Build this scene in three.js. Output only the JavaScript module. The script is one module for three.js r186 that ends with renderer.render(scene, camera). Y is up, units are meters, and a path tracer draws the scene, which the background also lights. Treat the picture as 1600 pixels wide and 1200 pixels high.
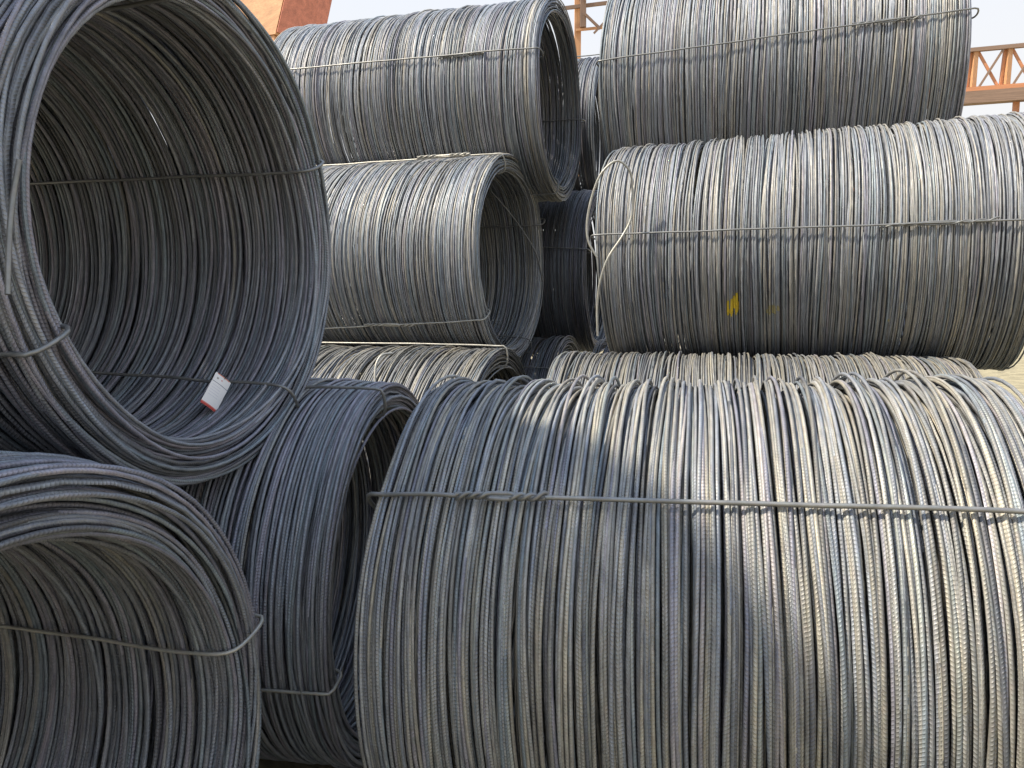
import * as THREE from 'three';
import { ImprovedNoise } from 'three/addons/math/ImprovedNoise.js';
import { mergeGeometries } from 'three/addons/utils/BufferGeometryUtils.js';

// ------------------------------------------------------------------ camera, sky, sun, exposure
const scene = new THREE.Scene();
const CAM_H = 1.375, FOCAL = 1200, PITCH = Math.atan(130 / FOCAL);      // FOCAL: pixels of the 1600 x 1200 photograph
const camera = new THREE.PerspectiveCamera(2 * Math.atan(600 / FOCAL) * 180 / Math.PI, 4 / 3, 0.05, 900);
camera.position.set(0, CAM_H, 0);
camera.rotation.x = -PITCH;
camera.updateMatrixWorld();

const renderer = new THREE.WebGLRenderer({ antialias: true });
renderer.setSize(1024, 768);
renderer.toneMapping = THREE.LinearToneMapping;
renderer.toneMappingExposure = 1.98;
renderer.shadowMap.enabled = true;

const SUN = new THREE.Vector3(-0.75, 1.0, 0.12).normalize();
{ // hazy bright sky: near white round the horizon, a little bluer overhead, a wide glow round the sun
  const W = 256, H = 128, d = new Float32Array(W * H * 4);
  for (let j = 0; j < H; j++) for (let i = 0; i < W; i++) {
    const el = (j + 0.5) / H * Math.PI - Math.PI / 2, az = (i + 0.5) / W * 2 * Math.PI - Math.PI;
    const v = new THREE.Vector3(Math.cos(el) * Math.cos(az), Math.sin(el), Math.cos(el) * Math.sin(az));
    const t = THREE.MathUtils.smoothstep(v.y, 0.12, 0.95), g = Math.pow(Math.max(0, v.dot(SUN)), 6) * 0.25;
    const k = (j * W + i) * 4;
    d[k] = 0.472 - 0.13 * t + g; d[k + 1] = 0.474 - 0.03 * t + g * 0.97; d[k + 2] = 0.478 + 0.155 * t + g * 0.88; d[k + 3] = 1;
  }
  const sky = new THREE.DataTexture(d, W, H, THREE.RGBAFormat, THREE.FloatType);
  sky.mapping = THREE.EquirectangularReflectionMapping;
  sky.magFilter = THREE.LinearFilter; sky.minFilter = THREE.LinearFilter; sky.needsUpdate = true;
  scene.background = sky; scene.environment = sky;
}
const sun = new THREE.DirectionalLight(new THREE.Color().setRGB(1.0, 0.90, 0.74), 3.6);
sun.position.copy(SUN).multiplyScalar(20).add(new THREE.Vector3(0, 0, -3)); sun.target.position.set(0, 0, -3);
sun.castShadow = true; sun.shadow.radius = 3; sun.shadow.mapSize.set(4096, 4096);
Object.assign(sun.shadow.camera, { left: -6, right: 6, top: 6, bottom: -6, near: 1, far: 60 });
scene.add(sun, sun.target);

// ------------------------------------------------------------------ helpers
function rng(seed) { let a = seed >>> 0; return () => { a = (a + 0x6D2B79F5) >>> 0; let t = Math.imul(a ^ (a >>> 15), 1 | a); t = (t + Math.imul(t ^ (t >>> 7), 61 | t)) ^ t; return ((t ^ (t >>> 14)) >>> 0) / 4294967296; }; }
const perlin = new ImprovedNoise();
const noise = (x, y, z) => perlin.noise(x + 31.7, y + 17.3, z + 5.9);
const V = (x, y, z) => new THREE.Vector3(x, y, z);
// a pixel of the photograph at a given depth (metres along the ground away from the camera)
function at(px, py, depth) {
  const v = V((px - 800) / FOCAL, (600 - py) / FOCAL, -1).applyEuler(new THREE.Euler(-PITCH, 0, 0));
  return v.multiplyScalar(depth / -v.z).add(camera.position);
}
function toPixel(p) {
  const v = p.clone().sub(camera.position).applyEuler(new THREE.Euler(PITCH, 0, 0));
  return [800 + FOCAL * v.x / -v.z, 600 - FOCAL * v.y / -v.z];
}
const taken = {};
function numbered(n) { taken[n] = (taken[n] ?? -1) + 1; return taken[n] ? `${n}_${String(taken[n]).padStart(3, '0')}` : n; }
function tag(o, label, category, group, kind) {
  o.userData = { label, category };
  if (group) o.userData.group = group;
  if (kind) o.userData.kind = kind;
  return o;
}
function mesh(name, geo, mat, parent) {
  const m = new THREE.Mesh(geo, mat); m.name = name; m.castShadow = m.receiveShadow = true; parent.add(m); return m;
}

// ------------------------------------------------------------------ textures
function dataTex(w, h, fn, srgb) {
  const d = new Uint8Array(w * h * 4);
  for (let j = 0; j < h; j++) for (let i = 0; i < w; i++) { const c = fn(i / w, j / h, i, j), k = (j * w + i) * 4; for (let q = 0; q < 3; q++) d[k + q] = Math.max(0, Math.min(255, Math.round(c[q] * 255))); d[k + 3] = 255; }
  const t = new THREE.DataTexture(d, w, h); t.wrapS = t.wrapT = THREE.RepeatWrapping; t.magFilter = THREE.LinearFilter; t.minFilter = THREE.LinearMipmapLinearFilter; t.generateMipmaps = true;
  if (srgb) t.colorSpace = THREE.SRGBColorSpace; t.needsUpdate = true; return t;
}
// periodic noise in u and v
function pn(u, v, fu, fv, o = 0) { const a = u * 2 * Math.PI, b = v * 2 * Math.PI; return noise(Math.cos(a) * fu + o, Math.sin(a) * fu + Math.cos(b) * fv, Math.sin(b) * fv + o * 2); }
// rib relief of deformed bar: slanted crescent ribs on both sides, a smooth lengthwise rib between them (u: one rib pitch, v: round the bar)
const ribTex = dataTex(32, 64, (u, v) => {
  const side = (v * 2) % 1, e = Math.sin(side * Math.PI);                // 0 at the lengthwise ribs, 1 mid-side
  const slant = (v < 0.5 ? 1 : -1) * (side - 0.5) * 0.9;
  let p = ((u + slant) % 1 + 1) % 1; p = Math.abs(p - 0.5) * 2;
  const rib = Math.max(0, 1 - p / 0.62), r2 = rib * rib * (3 - 2 * rib) * Math.min(1, e * 1.6);
  const lr = Math.max(0, 1 - Math.abs(side < 0.5 ? side : 1 - side) / 0.10) * 0.8;
  const h = Math.max(r2, lr); return [h, h, h];
});
ribTex.repeat.set(1 / 0.0078, 1);
const grainTex = dataTex(512, 32, (u, v) => {
  const n = 0.88 + 0.12 * pn(u, v, 3, 0.4) + 0.05 * pn(u, v, 12, 0.6, 9) + 0.03 * pn(u, v, 50, 1.5, 4);
  return [n + 0.02 * pn(u, v, 7, 0.4, 21), n, n - 0.02 * pn(u, v, 8, 0.4, 33)];
}, true);
grainTex.repeat.set(1 / 0.7, 1);
const roughTex = dataTex(512, 32, (u, v) => { const n = 0.60 + 0.16 * pn(u, v, 5, 0.5, 3) + 0.06 * pn(u, v, 30, 1.0, 8); return [n, n, n]; });
roughTex.repeat.set(1 / 0.55, 1);

const ribbedSteel = new THREE.MeshStandardMaterial({ vertexColors: true, map: grainTex, roughnessMap: roughTex, roughness: 0.98, metalness: 0.38, bumpMap: ribTex, bumpScale: 0.0008 });
const plainSteel = new THREE.MeshStandardMaterial({ vertexColors: true, map: grainTex, roughnessMap: roughTex, roughness: 0.92, metalness: 0.34 });
const tieSteel = new THREE.MeshStandardMaterial({ map: grainTex, roughnessMap: roughTex, color: new THREE.Color().setRGB(0.30, 0.30, 0.29), roughness: 0.70, metalness: 0.5 });
const paleTieSteel = new THREE.MeshStandardMaterial({ map: grainTex, roughnessMap: roughTex, color: new THREE.Color().setRGB(0.50, 0.48, 0.42), roughness: 0.70, metalness: 0.35 });

// ------------------------------------------------------------------ tubes
// tube along a closed or open list of points; ref gives the direction of the first side at each point; u runs in metres
function tube(pts, radius, sides, closed, opt = {}) {
  const n = pts.length, rings = closed ? n + 1 : n;
  const pos = new Float32Array(rings * (sides + 1) * 3), nor = new Float32Array(pos.length), uv = new Float32Array(rings * (sides + 1) * 2), col = opt.color ? new Float32Array(pos.length) : null;
  const T = V(), N = V(), B = V(), prev = V(), q = V();
  let len = opt.u0 || 0;
  for (let s = 0; s < rings; s++) {
    const i = s % n, a = pts[closed ? (i + n - 1) % n : Math.max(0, i - 1)], b = pts[closed ? (i + 1) % n : Math.min(n - 1, i + 1)], p = pts[i];
    T.copy(b).sub(a).normalize();
    if (opt.ref) N.copy(opt.ref(i)); else if (s === 0) { N.set(0, 1, 0); if (Math.abs(T.y) > 0.9) N.set(1, 0, 0); } else N.copy(prev);
    N.addScaledVector(T, -N.dot(T)).normalize(); prev.copy(N); B.crossVectors(T, N);
    if (s > 0) len += p.distanceTo(pts[(s - 1) % n]);
    const rad = typeof radius === 'function' ? radius(s / (rings - 1)) : radius;
    for (let j = 0; j <= sides; j++) {
      const w = j / sides * 2 * Math.PI; q.copy(N).multiplyScalar(Math.cos(w)).addScaledVector(B, Math.sin(w));
      const k = s * (sides + 1) + j;
      nor.set([q.x, q.y, q.z], k * 3); pos.set([p.x + q.x * rad, p.y + q.y * rad, p.z + q.z * rad], k * 3);
      uv.set([len, j / sides + (opt.v0 || 0) + (opt.twist || 0) * len], k * 2);
      if (col) col.set(opt.color(i), k * 3);
    }
  }
  const idx = []; 
  for (let s = 0; s < rings - 1; s++) for (let j = 0; j < sides; j++) { const a = s * (sides + 1) + j, b = a + sides + 1; idx.push(a, a + 1, b, b, a + 1, b + 1); }
  if (!closed && opt.caps !== false) for (const s of [0, rings - 1]) { const o = s * (sides + 1); for (let j = 1; j < sides - 1; j++) s ? idx.push(o, o + j + 1, o + j) : idx.push(o, o + j, o + j + 1); }
  const g = new THREE.BufferGeometry();
  g.setAttribute('position', new THREE.BufferAttribute(pos, 3)); g.setAttribute('normal', new THREE.BufferAttribute(nor, 3)); g.setAttribute('uv', new THREE.BufferAttribute(uv, 2));
  if (col) g.setAttribute('color', new THREE.BufferAttribute(col, 3));
  g.setIndex(idx); return g;
}
function smoothCurve(pts, n, closed = false) { return new THREE.CatmullRomCurve3(pts, closed, 'centripetal').getSpacedPoints(n).slice(0, closed ? n : n + 1); }

// ------------------------------------------------------------------ coils
// tints of mill scale: blue grey, teal, violet, warm dusty grey, near black
const TINTS = [[0.262, 0.275, 0.300], [0.240, 0.270, 0.292], [0.266, 0.260, 0.298], [0.308, 0.300, 0.282], [0.165, 0.170, 0.186]];
function loopColour(rand, spec) {
  const w = spec.tints || [5, 2, 2, 1, 1]; let s = w.reduce((a, b) => a + b, 0) * rand(), k = 0; while ((s -= w[k]) > 0) k++;
  const g = (spec.tone || 1) * (0.80 + 0.40 * rand()), c = TINTS[k], o = rand() * 500, s0 = o * 1.7, dust = spec.dust || 0;
  return th => {                                                          // each turn has its own tint, with random patches of scale and dust along its length
    const s = o + th * 0.57, ru = 0.5 * (spec.rust ?? 0.2) * Math.max(0, noise(s0 + th * 1.9, 9, o) - 0.22), a = noise(s * 2.1, o, 1), b = noise(s * 3.7, 4, o), y = dust * Math.max(0, b + 0.15), m = g * (1 + 0.12 * a);
    return [m * (c[0] * (1 + 0.07 * b) + 0.14 * y + 0.30 * ru), m * (c[1] + 0.125 * y - 0.05 * ru), m * (c[2] * (1 - 0.06 * b) + 0.07 * y - 0.35 * ru)];
  };
}
const coils = {};
class Coil {
  constructor(key, spec) {
    Object.assign(this, { key, R: 0.575, Ri: 0.49, L: 1.75, wire: 0.0105, tuft: 0.008, bunch: 0.4, wob: 0.006, tilt: 0.008, squash: 0, seg: 44, sides: 4, ribbed: false, y: 0 }, spec);
    // right end centre (x, depth); the group stands at the lowest point midway along
    const c = Math.cos(this.yaw), s = Math.sin(this.yaw), h = this.L / 2;
    this.o = tag(new THREE.Group(), this.label, this.category || 'steel coil', this.group);
    this.o.name = numbered(this.name); scene.add(this.o);
    const sgn = this.end === 'left' ? 1 : -1;
    this.o.position.set(this.at[0] + sgn * h * c, this.at[1] - this.R, -this.at[2] + sgn * h * s);
    this.o.rotation.y = -this.yaw; this.o.rotation.z = this.roll || 0; this.o.updateMatrixWorld(true);
    this.rand = rng(this.seed); coils[key] = this;
    this.mat = this.ribbed ? ribbedSteel : plainSteel;
    this.bunches = []; for (let x = -this.L; x < this.L; x += 0.045 + 0.07 * this.rand()) this.bunches.push(x);
    this.build();
  }
  shape(th) { return 1 + this.squash * Math.cos(2 * th); }
  local(x, r, th) { return V(x, this.R + r * Math.cos(th), r * Math.sin(th)); }
  // one turn of wire: returns a function of the angle (0 = up, +90 = towards the camera side)
  turn(x0, r0, k = 1) {
    const q = this.rand, n = () => (q() + q() + q() - 1.5) / 1.5;
    const T1 = n() * this.tilt * 1.6 * k, T2 = n() * this.tilt * k, T3 = n() * this.tilt * 0.5 * k, f1 = q() * 6.28, f2 = q() * 6.28, f3 = q() * 6.28;
    const E1 = n() * this.wob, E2 = n() * this.wob, E3 = n() * this.wob * 0.6, g1 = q() * 6.28, g2 = q() * 6.28, g3 = q() * 6.28;
    const up = (n() * 1.0 - 0.15) * this.tuft;
    let bc = this.bunches[0]; for (const b of this.bunches) if (Math.abs(b - x0) < Math.abs(bc - x0)) bc = b;
    const nl = this.R > 0 ? 1 : 1, seed = this.seed * 0.37;
    return th => {
      const c = Math.cos(th), s = Math.sin(th);
      let t = th; if (t > Math.PI) t -= 2 * Math.PI;
      const topw = Math.exp(-Math.pow((t + 0.15) / 0.75, 2));
      let x = x0 + T1 * Math.cos(th - f1) + T2 * Math.cos(2 * th - f2) + T3 * Math.cos(3 * th - f3);
      x += 0.012 * noise(x0 * 5 + seed, c * 0.8, s * 0.8) + 0.005 * noise(x0 * 14 + seed, c * 1.5, s * 1.5);
      x += (bc - x0) * this.bunch * topw;
      let r = r0 * this.shape(th) + E1 * Math.cos(th - g1) + E2 * Math.cos(2 * th - g2) + E3 * Math.cos(3 * th - g3);
      r += 0.010 * nl * noise(x0 * 3 + seed, c * 1.3 + 9, s * 1.3) + up * topw;
      return this.local(x, r, th);
    };
  }
  loopGeo(fn, colour, seg = this.seg, sides = this.sides) {
    const pts = [], st = this.rand() * 6.28;
    for (let i = 0; i < seg; i++) pts.push(fn((st + i / seg * 2 * Math.PI) % (2 * Math.PI)));
    const ref = i => { const th = st + i / seg * 2 * Math.PI; return V(0, Math.cos(th), Math.sin(th)); };
    return tube(pts, this.wire * (sides === 3 ? 0.68 : 0.5), sides, true, { ref, color: i => colour((st + i / seg * 2 * Math.PI)), v0: this.rand(), twist: (this.rand() - 0.5) * 0.5, u0: this.rand() * 3 });
  }
  build() {
    const q = this.rand, h = this.L / 2, w = this.wire, turns = [];
    const add = (n, x, r, k, rank) => { for (let i = 0; i < n; i++) { const fn = this.turn(x(i, n), r(i, n), k); turns.push({ fn, rank: rank + q() * 0.5, low: rank < 2 }); } };
    // skin of the winding, the turns just under it, the inside, and the two end faces
    add(this.nOuter, (i, n) => -h + (i + 0.5 + (q() - 0.5) * 0.9) / n * this.L, () => this.R - w * (0.5 + 0.9 * q()), 1, 3);
    add(this.nUnder || 0, (i, n) => -h + (i + 0.5 + (q() - 0.5)) / n * this.L, () => this.R - w * (1.9 + 1.6 * q()), 0.9, 1);
    add(this.nInner || 0, (i, n) => -h + (i + 0.5 + (q() - 0.5) * 0.9) / n * this.L, () => this.Ri + w * (0.5 + 1.8 * q()), 0.8, this.innerRank || 2);
    add(this.nBack ?? Math.round(this.L / w * 0.75), (i, n) => -h + (i + 0.5 + (q() - 0.5)) / n * this.L, () => Math.max(this.Ri + w * 1.5, this.R - w * (3.6 + 2.2 * q())), 0.9, 0);
    const face = (n, x, s) => { const ww = this.wob; this.wob = ww * 1.5; add(n, () => x - s * (Math.pow(q(), 1.6) * 0.085 + 0.012), () => this.Ri + (this.R - this.Ri) * q(), 1.9, 4); this.wob = ww; };
    face(this.nRight || 0, h, 1); face(this.nLeft || 0, -h, -1);
    this.turns = turns;
    if (this.single) {                                                    // near enough to tell the turns apart
      turns.sort((a, b) => b.rank - a.rank);
      turns.slice(0, 300).forEach(t => mesh('wire_loop', this.loopGeo(t.fn, loopColour(q, this), ...(t.low ? [36, 3] : [])), this.mat, this.o));
      if (turns.length > 300) { const m = mesh('buried_wire_loops', mergeGeometries(turns.slice(300).map(t => this.loopGeo(t.fn, loopColour(q, this), ...(t.low ? [36, 3] : [])))), this.mat, this.o); m.userData.kind = 'stuff'; }
    } else { const m = mesh('wire_winding', mergeGeometries(turns.map(t => this.loopGeo(t.fn, loopColour(q, this), ...(t.low ? [36, 3] : [])))), this.mat, this.o); m.userData.kind = 'stuff'; }
  }
  world(x, r, th) { return this.o.localToWorld(this.local(x, r, th)); }
  // angle on an end rim that shows at a pixel
  rimAngle(px, py, side = 1, r = this.R) {
    let best = 0, bd = 1e9;
    for (let t = -Math.PI; t < Math.PI; t += 0.004) { const [x, y] = toPixel(this.world(side * this.L / 2, r, t)); const d = (x - px) ** 2 + (y - py) ** 2; if (d < bd) { bd = d; best = t; } }
    return best;
  }
  // point of the outer skin seen at a pixel: { x, th }
  skin(px, py, R = this.R, far = false) {
    const o = this.o.worldToLocal(camera.position.clone()), d = this.o.worldToLocal(at(px, py, 1)).sub(o);
    const a = d.y * d.y + d.z * d.z, oy = o.y - this.R, b = oy * d.y + o.z * d.z, c = oy * oy + o.z * o.z - R * R, disc = Math.max(0, b * b - a * c);
    const t = (-b + (far ? 1 : -1) * Math.sqrt(disc)) / a; return { x: o.x + d.x * t, th: Math.atan2(o.z + d.z * t, oy + d.y * t) };
  }
  // binding wire: along the outside, round both ends and back through the bore
  tie(thL, thR, opt = {}) {
    const h = this.L / 2, ro = this.R + (opt.lift ?? (this.single ? 0.009 : 0.014)), ri = this.Ri - 0.010, e = opt.bulge ?? 0.026, pts = [], q = rng(this.seed + Math.round((thL + 9) * 977));
    const P = (x, r, j = 0.002) => { const th = thL + (thR - thL) * (x + h) / this.L; pts.push(this.local(x, r * this.shape(th) + (q() - 0.5) * 2 * j, th + (q() - 0.5) * 0.004)); };
    const N = 12;
    for (let i = 0; i <= N; i++) P(-h * 0.97 + 1.94 * h * i / N, ro - (i === 0 || i === N ? 0.003 : 0));
    P(h + e * 0.55, ro - 0.006, 0); P(h + e, (ro + ri) / 2, 0.003); P(h + e * 0.55, ri + 0.016, 0);
    for (let i = N; i >= 0; i--) P(-h * 0.90 + 1.80 * h * i / N, ri + (opt.sag || 0) * Math.sin(Math.PI * i / N), 0.004);
    P(-h - e * 0.55, ri + 0.016, 0); P(-h - e, (ro + ri) / 2, 0.003); P(-h - e * 0.55, ro - 0.006, 0);
    const t = mesh('tie_wire', tube(smoothCurve(pts, 200, true), opt.wire || this.wire * 0.5, 7, true), opt.mat || tieSteel, this.o);
    if (opt.knotAt) { // two ends hooked through one another and twisted
      const k = this.skin(...opt.knotAt), th0 = thL + (thR - thL) * (k.x + h) / this.L, len = opt.knotLen || 0.20, a = this.wire * 0.55, g = [];
      for (const ph of [0, Math.PI]) {
        const kp = [];
        for (let i = 0; i <= 70; i++) {
          const f = i / 70 * 2 - 1, open = Math.exp(-Math.pow(f / 0.26, 4)), tw = ph + Math.sign(f) * Math.max(0, Math.abs(f) - 0.24) * 13 * (f < 0 ? 1.08 : 1) , flare = Math.max(0, Math.abs(f) - 0.82) / 0.18;
          const amp = a * (1 + 0.35 * open + (f * Math.cos(ph) > 0 ? 1.2 : -0.6) * flare);
          kp.push(this.local(k.x + f * len / 2, ro + a * 0.5 + amp * Math.sin(tw) * 0.9, th0 + amp * Math.cos(tw) * (1 + 0.15 * f) / this.R));
        }
        g.push(tube(kp, opt.wire || this.wire * 0.46, 7, false));
      }
      mesh('twist_knot', mergeGeometries(g), opt.mat || tieSteel, t);
    }
    return t;
  }
  tiePix(L, R, opt) { const a = this.skin(...L), b = this.skin(...R), h = this.L / 2, m = (b.th - a.th) / (b.x - a.x); return this.tie(a.th + m * (-h - a.x), a.th + m * (h - a.x), opt); }
  loose(name, pts, rad, mat) { return mesh(name, tube(smoothCurve(pts.map(p => this.o.worldToLocal(p)), 60), rad, 7, false), mat, this.o); }
}

// ------------------------------------------------------------------ ground
{
  const gt = dataTex(512, 512, (u, v) => {
    const n = 0.80 + 0.12 * pn(u, v, 1.3, 1.3) + 0.10 * pn(u, v, 5, 5, 2) + 0.10 * pn(u, v, 18, 18, 5) + 0.10 * pn(u, v, 55, 55, 8);
    return [n, n * 0.965, n * 0.86];
  }, true);
  const g = new THREE.PlaneGeometry(400, 400, 1, 1); g.rotateX(-Math.PI / 2);
  const uv = g.attributes.uv; for (let i = 0; i < uv.count; i++) uv.setXY(i, uv.getX(i) * 250, uv.getY(i) * 250);
  const bt = gt.clone(); bt.colorSpace = THREE.NoColorSpace; bt.needsUpdate = true;
  const m = mesh('ground', g, new THREE.MeshStandardMaterial({ map: gt, bumpMap: bt, bumpScale: 0.012, color: new THREE.Color().setRGB(0.46, 0.43, 0.345), roughness: 0.95 }), scene);
  tag(m, 'pale sandy concrete yard under the stacks of coils', 'ground', null, 'structure');
}

// ------------------------------------------------------------------ the near ribbed coils
const NEAR = { seg: 68, sides: 5, ribbed: true, single: true, wire: 0.0092, name: 'rebar_coil', category: 'rebar coil' };
const A = new Coil('A', { ...NEAR, label: 'big dusty grey ribbed rebar coil, one knotted tie along its front, part sunlit', nBack: 190, wire: 0.0086, seed: 11, end: 'left', at: [-0.150, 0.606, 2.02], yaw: 0.255, roll: 0.036, L: 1.31, nOuter: 248, nUnder: 110, nLeft: 40, nRight: 28, nInner: 40, tuft: 0.032, bunch: 0.16, wob: 0.006, tilt: 0.0105, tone: 1.22, tints: [4, 1.2, 1, 6, 1.2], dust: 1.2 });
const B = new Coil('B', { ...NEAR, label: 'open-ended dark rebar coil perched on two others, white tag hanging inside', nBack: 400, seed: 23, end: 'right', at: [-0.693, 1.537, 1.795], R: 0.585, yaw: 0.233, L: 1.7, Ri: 0.488, innerRank: 3.5, nOuter: 165, nUnder: 0, nInner: 270, nRight: 80, tuft: 0.004, bunch: 0, wob: 0.0085, tilt: 0.017, tone: 1.28, tints: [5, 2, 3, 0.2, 1.5] });
const C = new Coil('C', { ...NEAR, label: 'dark rebar coil on the ground under the tagged coil, bore open', seed: 37, end: 'right', at: [-0.69, 0.58, 1.03], yaw: 0.26, L: 1.5, Ri: 0.455, innerRank: 3.5, nOuter: 110, nUnder: 0, nInner: 215, nRight: 80, tuft: 0.006, bunch: 0, wob: 0.0085, tilt: 0.016, tone: 1.28, tints: [5, 2, 3, 0.3, 1] });
const D = new Coil('D', { ...NEAR, label: 'shaded rebar coil end squeezed between tagged coil and big knotted rebar coil', nBack: 230, seed: 41, end: 'right', at: [-0.360, 0.570, 2.29], R: 0.565, yaw: 0.15, L: 1.5, Ri: 0.488, nOuter: 215, nUnder: 60, nInner: 50, nRight: 45, tuft: 0.010, bunch: 0.2, wob: 0.007, tilt: 0.014, tone: 1.28, tints: [5, 2, 3, 0.3, 1] });

// ------------------------------------------------------------------ the plain coils behind
const FAR = { name: 'wire_coil', category: 'wire coil', wire: 0.0083 };
const H = new Coil('H', { ...FAR, label: 'dusty yellowish wire coil lying right behind the big knotted rebar coil', squash: -0.012, seed: 53, end: 'left', at: [0.225, 0.575, 3.597], yaw: 0.245, nOuter: 334, nUnder: 90, nLeft: 20, nRight: 20, tuft: 0.018, bunch: 0.12, tilt: 0.013, L: 1.70, tone: 1.0, tints: [3, 1, 1, 6, 1.2], dust: 1.3 });
const F = new Coil('F', { ...FAR, label: 'pale wire coil with yellow paint daub and a loose wire hoop at its end', nBack: 230, squash: -0.01, seed: 67, end: 'left', at: [0.590, 1.61, 4.115], yaw: 0.345, roll: 0.02, L: 1.77, nOuter: 327, nUnder: 110, nLeft: 26, nRight: 26, tuft: 0.020, bunch: 0.25, tilt: 0.009, tone: 1.3, tints: [6, 1.5, 1, 4, 0.8], dust: 0.5 });
const G = new Coil('G', { ...FAR, label: 'topmost pale wire coil resting on the coil with yellow paint', nBack: 230, nInner: 110, squash: -0.012, seed: 71, end: 'left', at: [0.655, 2.60, 4.80], R: 0.60, Ri: 0.515, yaw: 0.31, L: 1.735, nOuter: 327, nUnder: 110, nLeft: 20, nRight: 26, bunch: 0.1, tilt: 0.009, tone: 1.42, tints: [6, 1.5, 2, 3, 0.8], dust: 0.5 });
const E_ = new Coil('E', { ...FAR, label: 'open-ended wire coil on top of the stack, against the orange crane leg', nBack: 110, squash: -0.02, seed: 83, end: 'right', at: [0.290, 2.54, 4.69], yaw: 0.298, L: 1.65, nOuter: 312, nUnder: 90, nInner: 148, nRight: 46, bunch: 0.15, tilt: 0.010, wob: 0.008, tone: 1.42, tints: [6, 2, 2, 3, 1], dust: 0.5 });
const J = new Coil('J', { ...FAR, label: 'open-ended wire coil in the middle of its stack, two knotted ties in front', nBack: 110, squash: -0.02, seed: 97, end: 'right', at: [0.011, 1.595, 4.264], yaw: 0.335, nOuter: 312, nUnder: 90, nInner: 148, nRight: 46, bunch: 0.15, tilt: 0.010, wob: 0.008, tone: 1.45, tints: [5, 2, 1, 5, 1], dust: 0.7 });
const K = new Coil('K', { ...FAR, label: 'dusty wire coil at the foot of its stack, loops slumped flat on top', squash: -0.012, seed: 101, end: 'right', at: [-0.04, 0.575, 3.70], yaw: 0.297, nOuter: 276, nUnder: 90, nRight: 30, tuft: 0.020, bunch: 0.08, tilt: 0.018, tone: 1.05, tints: [3, 1, 1, 7, 1], dust: 1.3 });
const Lc = new Coil('L', { ...FAR, label: 'dark shaded wire coil in the gap behind the middle coil of the stack', nBack: 120, squash: -0.02, seed: 113, end: 'right', at: [0.63, 1.57, 5.45], yaw: 0.30, L: 1.5, nOuter: 246, nUnder: 60, nInner: 68, nRight: 30, seg: 48, tone: 1.0, tints: [5, 2, 3, 1, 2] });
const M = new Coil('M', { ...FAR, label: 'wire coil mostly hidden between the two topmost coils', nBack: 80, squash: -0.02, seed: 127, end: 'right', at: [0.72, 2.60, 5.95], yaw: 0.30, L: 1.3, nOuter: 204, nUnder: 50, nInner: 54, nRight: 30, seg: 48, tone: 1.1, tints: [5, 2, 2, 2, 1] });
const N = new Coil('N', { ...FAR, label: 'low wire coil in shadow on the ground beneath the dark shaded coil', nBack: 60, seed: 131, end: 'right', at: [0.36, 0.575, 4.87], yaw: 0.30, L: 1.2, nOuter: 174, nUnder: 40, nRight: 30, seg: 48, tuft: 0.02, tone: 1.0 });
const I = new Coil('I', { ...FAR, label: 'shadowed wire coil tucked under the coil with yellow paint', nBack: 60, seed: 139, end: 'left', at: [0.56, 0.575, 4.76], yaw: 0.30, L: 1.5, nOuter: 204, nUnder: 50, nLeft: 20, seg: 48, tuft: 0.012, tone: 1.0 });

// two more coils of the near stack, beyond the left edge of the picture: they keep the sun off the near coils and throw the slanting shadow on the big one
const P = new Coil('P', { ...FAR, name: 'rebar_coil', category: 'rebar coil', label: 'rebar coil beside the tagged coil, carrying the topmost rebar coil', nBack: 110, seed: 151, end: 'right', at: [-1.30, 1.53, 0.50], yaw: 0.10, L: 1.5, wire: 0.012, nOuter: 120, nUnder: 0, nRight: 20, seg: 40, tone: 1.28 });
const Q = new Coil('Q', { ...FAR, name: 'rebar_coil', category: 'rebar coil', label: 'topmost rebar coil of the near stack, higher than the tagged coil', nBack: 110, seed: 157, end: 'right', at: [-1.25, 2.535, 0.98], R: 0.59, yaw: 0.10, L: 1.5, wire: 0.012, nOuter: 120, nUnder: 0, nRight: 20, seg: 40, tone: 1.28 });

// ------------------------------------------------------------------ ties
A.tiePix([600, 774], [1500, 800], { knotAt: [785, 770], knotLen: 0.19, wire: 0.0050 });
A.tie(-1.6, -1.6); A.tie(2.6, 2.6);
for (const [x, y] of [[487, 255], [463, 648]]) { const t = B.rimAngle(x, y); B.tie(t, t, { wire: 0.0046, sag: x < 470 ? -0.03 : 0 }); }
{ const t = B.rimAngle(20, 560); B.tie(t, t, { wire: 0.0048 }); B.tie(0.2, 0.2); }
{ const t = C.rimAngle(398, 965); C.tie(t, t, { wire: 0.0040, mat: paleTieSteel }); C.tie(0.9, 0.9); C.tie(2.6, 2.6); }
{ const t = D.rimAngle(592, 612); D.tie(t, t, { bulge: 0.016 }); const s = D.rimAngle(522, 1080); D.tie(s, s, { bulge: 0.014, wire: 0.0042, mat: paleTieSteel }); }
F.tiePix([945, 368], [1590, 345], { knotAt: [1465, 347], knotLen: 0.42 }); F.tie(-1.2, -1.2);
G.tiePix([945, 96], [1515, 17], { knotAt: [1385, 33], knotLen: 0.30 });
E_.tiePix([445, 113], [825, 79], { knotAt: [722, 88], knotLen: 0.26 }); { const t = E_.rimAngle(858, 306); E_.tie(t, t); const s = E_.rimAngle(907, 190); E_.tie(s, s); }
J.tiePix([490, 262], [760, 243], { knotAt: [690, 250], knotLen: 0.30, mat: paleTieSteel }); J.tiePix([505, 510], [742, 498], { knotAt: [612, 505], knotLen: 0.30, mat: paleTieSteel });
{ const t = J.rimAngle(838, 345); J.tie(t, t); const s = J.rimAngle(835, 556); J.tie(s, s); }
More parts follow.
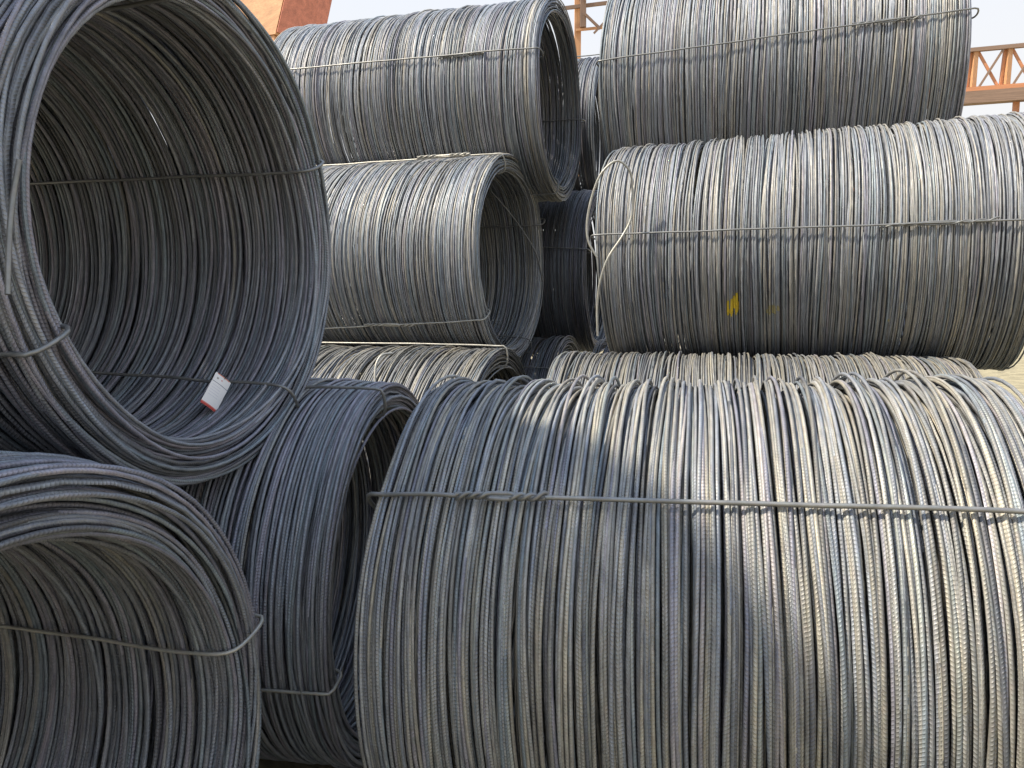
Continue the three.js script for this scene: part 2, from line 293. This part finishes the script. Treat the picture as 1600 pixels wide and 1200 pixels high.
{ const t = K.rimAngle(790, 560); K.tie(t, t, { mat: paleTieSteel, lift: 0.02 }); K.tie(t + 0.9, t + 0.9); }
Lc.tiePix([842, 388], [905, 390]); M.tie(0.35, 0.35); H.tie(1.2, 1.2); N.tie(0.8, 0.8); I.tie(0.9, 0.9);


// ------------------------------------------------------------------ loose ends and paint
F.loose('loose_wire_hoop', [[933, 402], [920, 379], [917, 352], [925, 307], [941, 269], [965, 251], [984, 267], [988, 293], [988, 328], [984, 347], [971, 371], [949, 405], [937, 443], [933, 480], [934, 525]].map(([x, y], i) => at(x, y, 3.46 + 0.01 * Math.sin(i))), 0.0055, paleTieSteel);
B.loose('loose_wire_end', [[30, 250], [20, 310], [15, 360], [13, 410], [12, 460]].map(([x, y], i) => at(x, y, 1.25 - 0.012 * i)), 0.0046, tieSteel);
K.loose('loose_wire_strand', [[612, 552], [597, 555], [589, 566], [586, 582], [586, 600]].map(([x, y], i) => at(x, y, 3.22 - 0.02 * i)), 0.0055, paleTieSteel);
J.loose('stray_wire', [[768, 300], [790, 325], [815, 358], [838, 398], [848, 440]].map(([x, y], i) => at(x, y, 4.45 + 0.06 * i)), 0.005, tieSteel);
{ // daubs of yellow paint over the wires of one coil
  const paint = new THREE.MeshStandardMaterial({ color: new THREE.Color().setRGB(0.80, 0.56, 0.03), roughness: 0.5, map: grainTex });
  const faint = new THREE.MeshStandardMaterial({ color: new THREE.Color().setRGB(0.42, 0.36, 0.17), roughness: 0.6, map: grainTex });
  const q = rng(5);
  const daub = (px, py, wpx, hpx, mat, density) => {
    const s = F.skin(px, py), k = 3.5 / FOCAL, g = [];
    for (const t of F.turns) {
      const c = t.fn((s.th + 6.2832) % 6.2832); const dx = (c.x - s.x) / (wpx * k / 2); if (Math.abs(dx) > 1 || q() > density || t.rank < 1) continue;
      const half = hpx * k / 2 / F.R * Math.sqrt(1 - dx * dx * 0.8) * (0.7 + 0.5 * q()), mid = s.th + (q() - 0.5) * 0.028, pts = [];
      for (let i = 0; i <= 8; i++) pts.push(t.fn((mid - half + 2 * half * i / 8 + 6.2832) % 6.2832));
      g.push(tube(pts, f => F.wire / 2 + 0.0012 * Math.min(1, 4 * f, 4 * (1 - f)), 7, false, { ref: () => V(0, Math.cos(mid), Math.sin(mid)), caps: false }));
    }
    if (g.length) mesh('paint_daub', mergeGeometries(g), mat, F.o);
  };
  daub(1144, 480, 21, 26, paint, 0.6); daub(1147, 470, 10, 24, paint, 0.7); daub(1140, 487, 8, 10, paint, 0.6); daub(1208, 482, 16, 14, faint, 0.6); daub(1200, 488, 6, 8, faint, 0.8); daub(1385, 500, 6, 8, faint, 0.7);
}

// ------------------------------------------------------------------ tag hanging on the tie inside the perched coil
{
  const hit = B.skin(337, 600, B.Ri, true), w = B.world(hit.x, B.Ri - 0.15, hit.th), depth = -w.z, k = depth / FOCAL;
  const cu = V(0, Math.cos(PITCH), -Math.sin(PITCH)), cf = V(0, -Math.sin(PITCH), -Math.cos(PITCH));
  const vec = (x, y, z) => V(x * k, 0, 0).addScaledVector(cu, -y * k).addScaledVector(cf, z * k);
  const X = vec(15, 18, 22), Y = vec(13.5, -47, 29.2), W = X.length(), Hh = Y.length();
  const cv = document.createElement('canvas'); cv.width = 132; cv.height = 220; const c = cv.getContext('2d');
  c.fillStyle = '#f1efec'; c.fillRect(0, 0, 132, 220);
  c.fillStyle = '#d98d77'; c.fillRect(14, 0, 104, 6);
  c.fillStyle = '#c2463c'; c.fillRect(0, 208, 132, 12); c.fillStyle = '#dd8276'; c.fillRect(0, 202, 132, 6);
  c.fillStyle = '#8f9199'; c.fillRect(0, 56, 132, 4);
  c.fillStyle = '#a9a49c'; c.fillRect(22, 24, 14, 12); c.fillStyle = '#cf5a4c'; c.fillRect(58, 26, 8, 7);
  c.fillStyle = '#d9d8dc'; for (let i = 0; i < 5; i++) c.fillRect(14, 76 + i * 17, 66 + (i * 37) % 34, 4);
  const tx = new THREE.CanvasTexture(cv); tx.colorSpace = THREE.SRGBColorSpace;
  const g = tag(new THREE.Group(), 'small white paper tag with red bands hung inside the perched rebar coil', 'tag'); g.name = 'paper_tag'; scene.add(g);
  const xa = X.clone().normalize(), ya = Y.clone().normalize(), za = V().crossVectors(xa, ya);
  g.quaternion.setFromRotationMatrix(new THREE.Matrix4().makeBasis(xa, ya, za)); g.position.copy(at(337, 613, depth));
  const bg = new THREE.BoxGeometry(W, Hh, 0.0012, 8, 12, 1); const p = bg.attributes.position;
  for (let i = 0; i < p.count; i++) p.setZ(i, p.getZ(i) + 0.004 * Math.cos(p.getX(i) / W * 2.6) - 0.003 * Math.pow(p.getY(i) / Hh, 2));
  bg.computeVertexNormals();
  mesh('tag_sheet', bg, new THREE.MeshStandardMaterial({ map: tx, roughness: 0.55 }), g);
  const cord = smoothCurve([V(0, Hh * 0.44, 0.002), V(0.004, Hh * 0.5, 0.008), V(0.002, Hh * 0.56, -0.004), V(-0.003, Hh * 0.5, -0.01), V(0, Hh * 0.44, -0.001)], 20);
  mesh('tag_wire', tube(cord, 0.0009, 5, false), tieSteel, g);
}

// ------------------------------------------------------------------ cranes beyond the stacks
const paintTex = dataTex(256, 256, (u, v) => { const n = 0.84 + 0.10 * pn(u, v, 2, 2, 1) + 0.08 * pn(u, v, 9, 9, 4) + 0.06 * pn(u, v, 30, 30, 6); return [n, n * 0.98, n * 0.96]; }, true);
const craneOrange = new THREE.MeshStandardMaterial({ map: paintTex, color: new THREE.Color().setRGB(0.78, 0.36, 0.18), roughness: 0.6 });
const craneTan = new THREE.MeshStandardMaterial({ map: paintTex, color: new THREE.Color().setRGB(0.82, 0.46, 0.24), roughness: 0.6 });
const craneRed = new THREE.MeshStandardMaterial({ map: paintTex, color: new THREE.Color().setRGB(0.85, 0.32, 0.22), roughness: 0.6 });
const rustBrown = new THREE.MeshStandardMaterial({ map: paintTex, color: new THREE.Color().setRGB(0.36, 0.25, 0.19), roughness: 0.8 });
function beam(name, a, b, w, h, mat, parent, up = V(0, 1, 0)) {                   // box beam from a to b: w across, h high
  const d = b.clone().sub(a), L = d.length(), z = d.clone().normalize(), x = V().crossVectors(up, z).normalize(), y = V().crossVectors(z, x);
  const m = mesh(name, new THREE.BoxGeometry(w, h, L), mat, parent);
  m.quaternion.setFromRotationMatrix(new THREE.Matrix4().makeBasis(x, y, z)); m.position.copy(a).addScaledVector(d, 0.5).sub(parent.position); return m;
}
{ // lattice girder of a gantry crane, right of the top coil
  const g = tag(new THREE.Group(), 'orange lattice crane girder with crossed braces beyond the topmost pale coil', 'crane girder'); g.name = 'crane_girder'; scene.add(g);
  const dep = px => 30 - (px - 1525) / 75 * 0.5;
  const top = px => at(px, 75, 30).setY(at(1525, 78, 30).y).clone(), P = (px, y) => { const p = at(px, 100, dep(px)); p.y = y; return p; };
  const yT = at(1525, 79, 30).y, yB = at(1525, 141, 30).y, yS = at(1525, 152, 30).y, L = 1330, Rr = 1860;
  g.position.copy(P(1560, 0));
  beam('top_chord', P(L, yT), P(Rr, yT), 0.16, 0.14, rustBrown, g); beam('bottom_chord', P(L, yB), P(Rr, yB), 0.2, 0.16, craneOrange, g);
  beam('runway_beam', P(L, yS - 0.06), P(Rr, yS - 0.06), 0.40, 0.44, rustBrown, g);
  for (let px = 1471 - 106; px < Rr; px += 53) {
    beam('post', P(px + 45, yT), P(px + 41, yB), 0.09, 0.09, craneOrange, g, V(1, 0, 0)); beam('gusset_post', P(px + 51, yT), P(px + 50, yB), 0.16, 0.26, craneTan, g, V(0, 0, 1));
    beam('brace', P(px + 2, yT), P(px + 39, yB), 0.09, 0.09, craneOrange, g); beam('brace', P(px + 40, yT - 0.04), P(px + 3, yB), 0.10, 0.08, rustBrown, g).position.z += 0.12;
  }
  beam('hoist_trolley', P(1581, yS - 0.85), P(1640, yS - 0.85), 0.5, 0.26, rustBrown, g); beam('trolley_hanger', P(1592, yS - 0.2), P(1592, yS - 0.8), 0.12, 0.2, craneOrange, g, V(1, 0, 0)); beam('trolley_hanger', P(1628, yS - 0.2), P(1628, yS - 0.8), 0.12, 0.2, craneOrange, g, V(1, 0, 0));
  for (const px of [1345, 1845]) beam('girder_leg', P(px, yS - 0.3), P(px, 0), 0.5, 0.5, craneOrange, g, V(1, 0, 0));
}
{ // lattice mast seen in the notch between the two top coils
  const g = tag(new THREE.Group(), 'rusty tan lattice mast seen in the notch between the two topmost coils', 'crane mast'); g.name = 'crane_mast'; scene.add(g);
  const P = (px, py, d = 30) => at(px, py, d); g.position.copy(P(908, 470)).setY(0);
  const gnd = px => P(px, 0).setY(0);
  beam('mast_post', P(911, -160), P(911, 43), 0.2, 0.22, rustBrown, g, V(1, 0, 0)); beam('mast_post', P(904, -160, 30.3), gnd(904), 0.2, 0.24, craneTan, g, V(1, 0, 0)); beam('mast_post', P(962, -160, 29), gnd(970), 0.2, 0.24, craneTan, g, V(1, 0, 0));
  beam('cross_bar', P(872, 14), P(962, 3), 0.1, 0.12, rustBrown, g); beam('cross_bar', P(872, -50), P(962, -62), 0.1, 0.12, rustBrown, g); beam('cross_bar', P(900, 47), P(962, 41), 0.1, 0.08, craneTan, g);
  beam('brace', P(913, 21, 29.8), P(938, 45, 29.8), 0.07, 0.09, rustBrown, g); beam('brace', P(960, 18, 29.6), P(928, 52, 29.6), 0.06, 0.07, rustBrown, g); beam('brace', P(913, 1, 29.8), P(950, -55, 29.8), 0.07, 0.09, rustBrown, g);
}
{ // leaning box leg of a crane behind the perched coil
  const g = tag(new THREE.Group(), 'orange and red painted box leg of a crane behind the topmost open-ended coil', 'crane leg'); g.name = 'gantry_crane'; scene.add(g);
  const hexa = (c) => { const gg = new THREE.BufferGeometry(), P = [], U = [], face = (a, b, d, e) => { for (const [v, u] of [[a, [0, 0]], [b, [1, 0]], [d, [1, 2]], [a, [0, 0]], [d, [1, 2]], [e, [0, 2]]]) { P.push(v.x, v.y, v.z); U.push(...u); } };
    const [a, b, d, e, f, h, i, j] = c; face(a, b, h, f); face(b, d, i, h); face(d, e, j, i); face(e, a, f, j); face(f, h, i, j); face(e, d, b, a);
    gg.setAttribute('position', new THREE.Float32BufferAttribute(P, 3)); gg.setAttribute('uv', new THREE.Float32BufferAttribute(U, 2)); gg.computeVertexNormals(); return gg; };
  const foot = at(420, 53, 15).setY(0); g.position.copy(foot);
  const cor = (py) => { const t = (py - 53) / -200, c = at(430 + 46 * t, py, 15), r = at(499 + 38 * t, py, 16.3), l = at(250 + 20 * t, py, 16.0); l.y = r.y = c.y; const b = l.clone().add(r).sub(c); return [l, c, r, b].map(v => v.sub(foot)); };
  mesh('leg_casing', hexa([...cor(53), ...cor(-160)]), craneTan, g);
  const [c0, c1] = [cor(50), cor(-160)], off = v => v.clone().add(V(0.012, 0, 0.012));
  mesh('red_side_panel', hexa([c0[1].clone().add(V(0.02, 0, 0.0)), off(c0[1]).add(V(0.02, 0, -0.0)), off(c0[2]), c0[2], c1[1].clone().add(V(0.02, 0, 0)), off(c1[1]).add(V(0.02, 0, 0)), off(c1[2]), c1[2]]), craneRed, g);
  const lo = cor(54), gr = lo.map(v => v.clone().setY(0)); const inset = a => { const m = a.reduce((s, v) => s.add(v), V()).multiplyScalar(0.25); return a.map(v => v.clone().lerp(m, 0.03)); };
  mesh('leg_foot', hexa([...inset(gr), ...inset(lo)]), craneTan, g);
}

let tris = 0; scene.traverse(o => { if (o.isMesh) tris += o.geometry.index ? o.geometry.index.count / 3 : o.geometry.attributes.position.count / 3; });
console.log('triangles', tris, 'coils', Object.values(coils).map(c => c.key + ':' + c.turns.length).join(' '));
renderer.render(scene, camera);
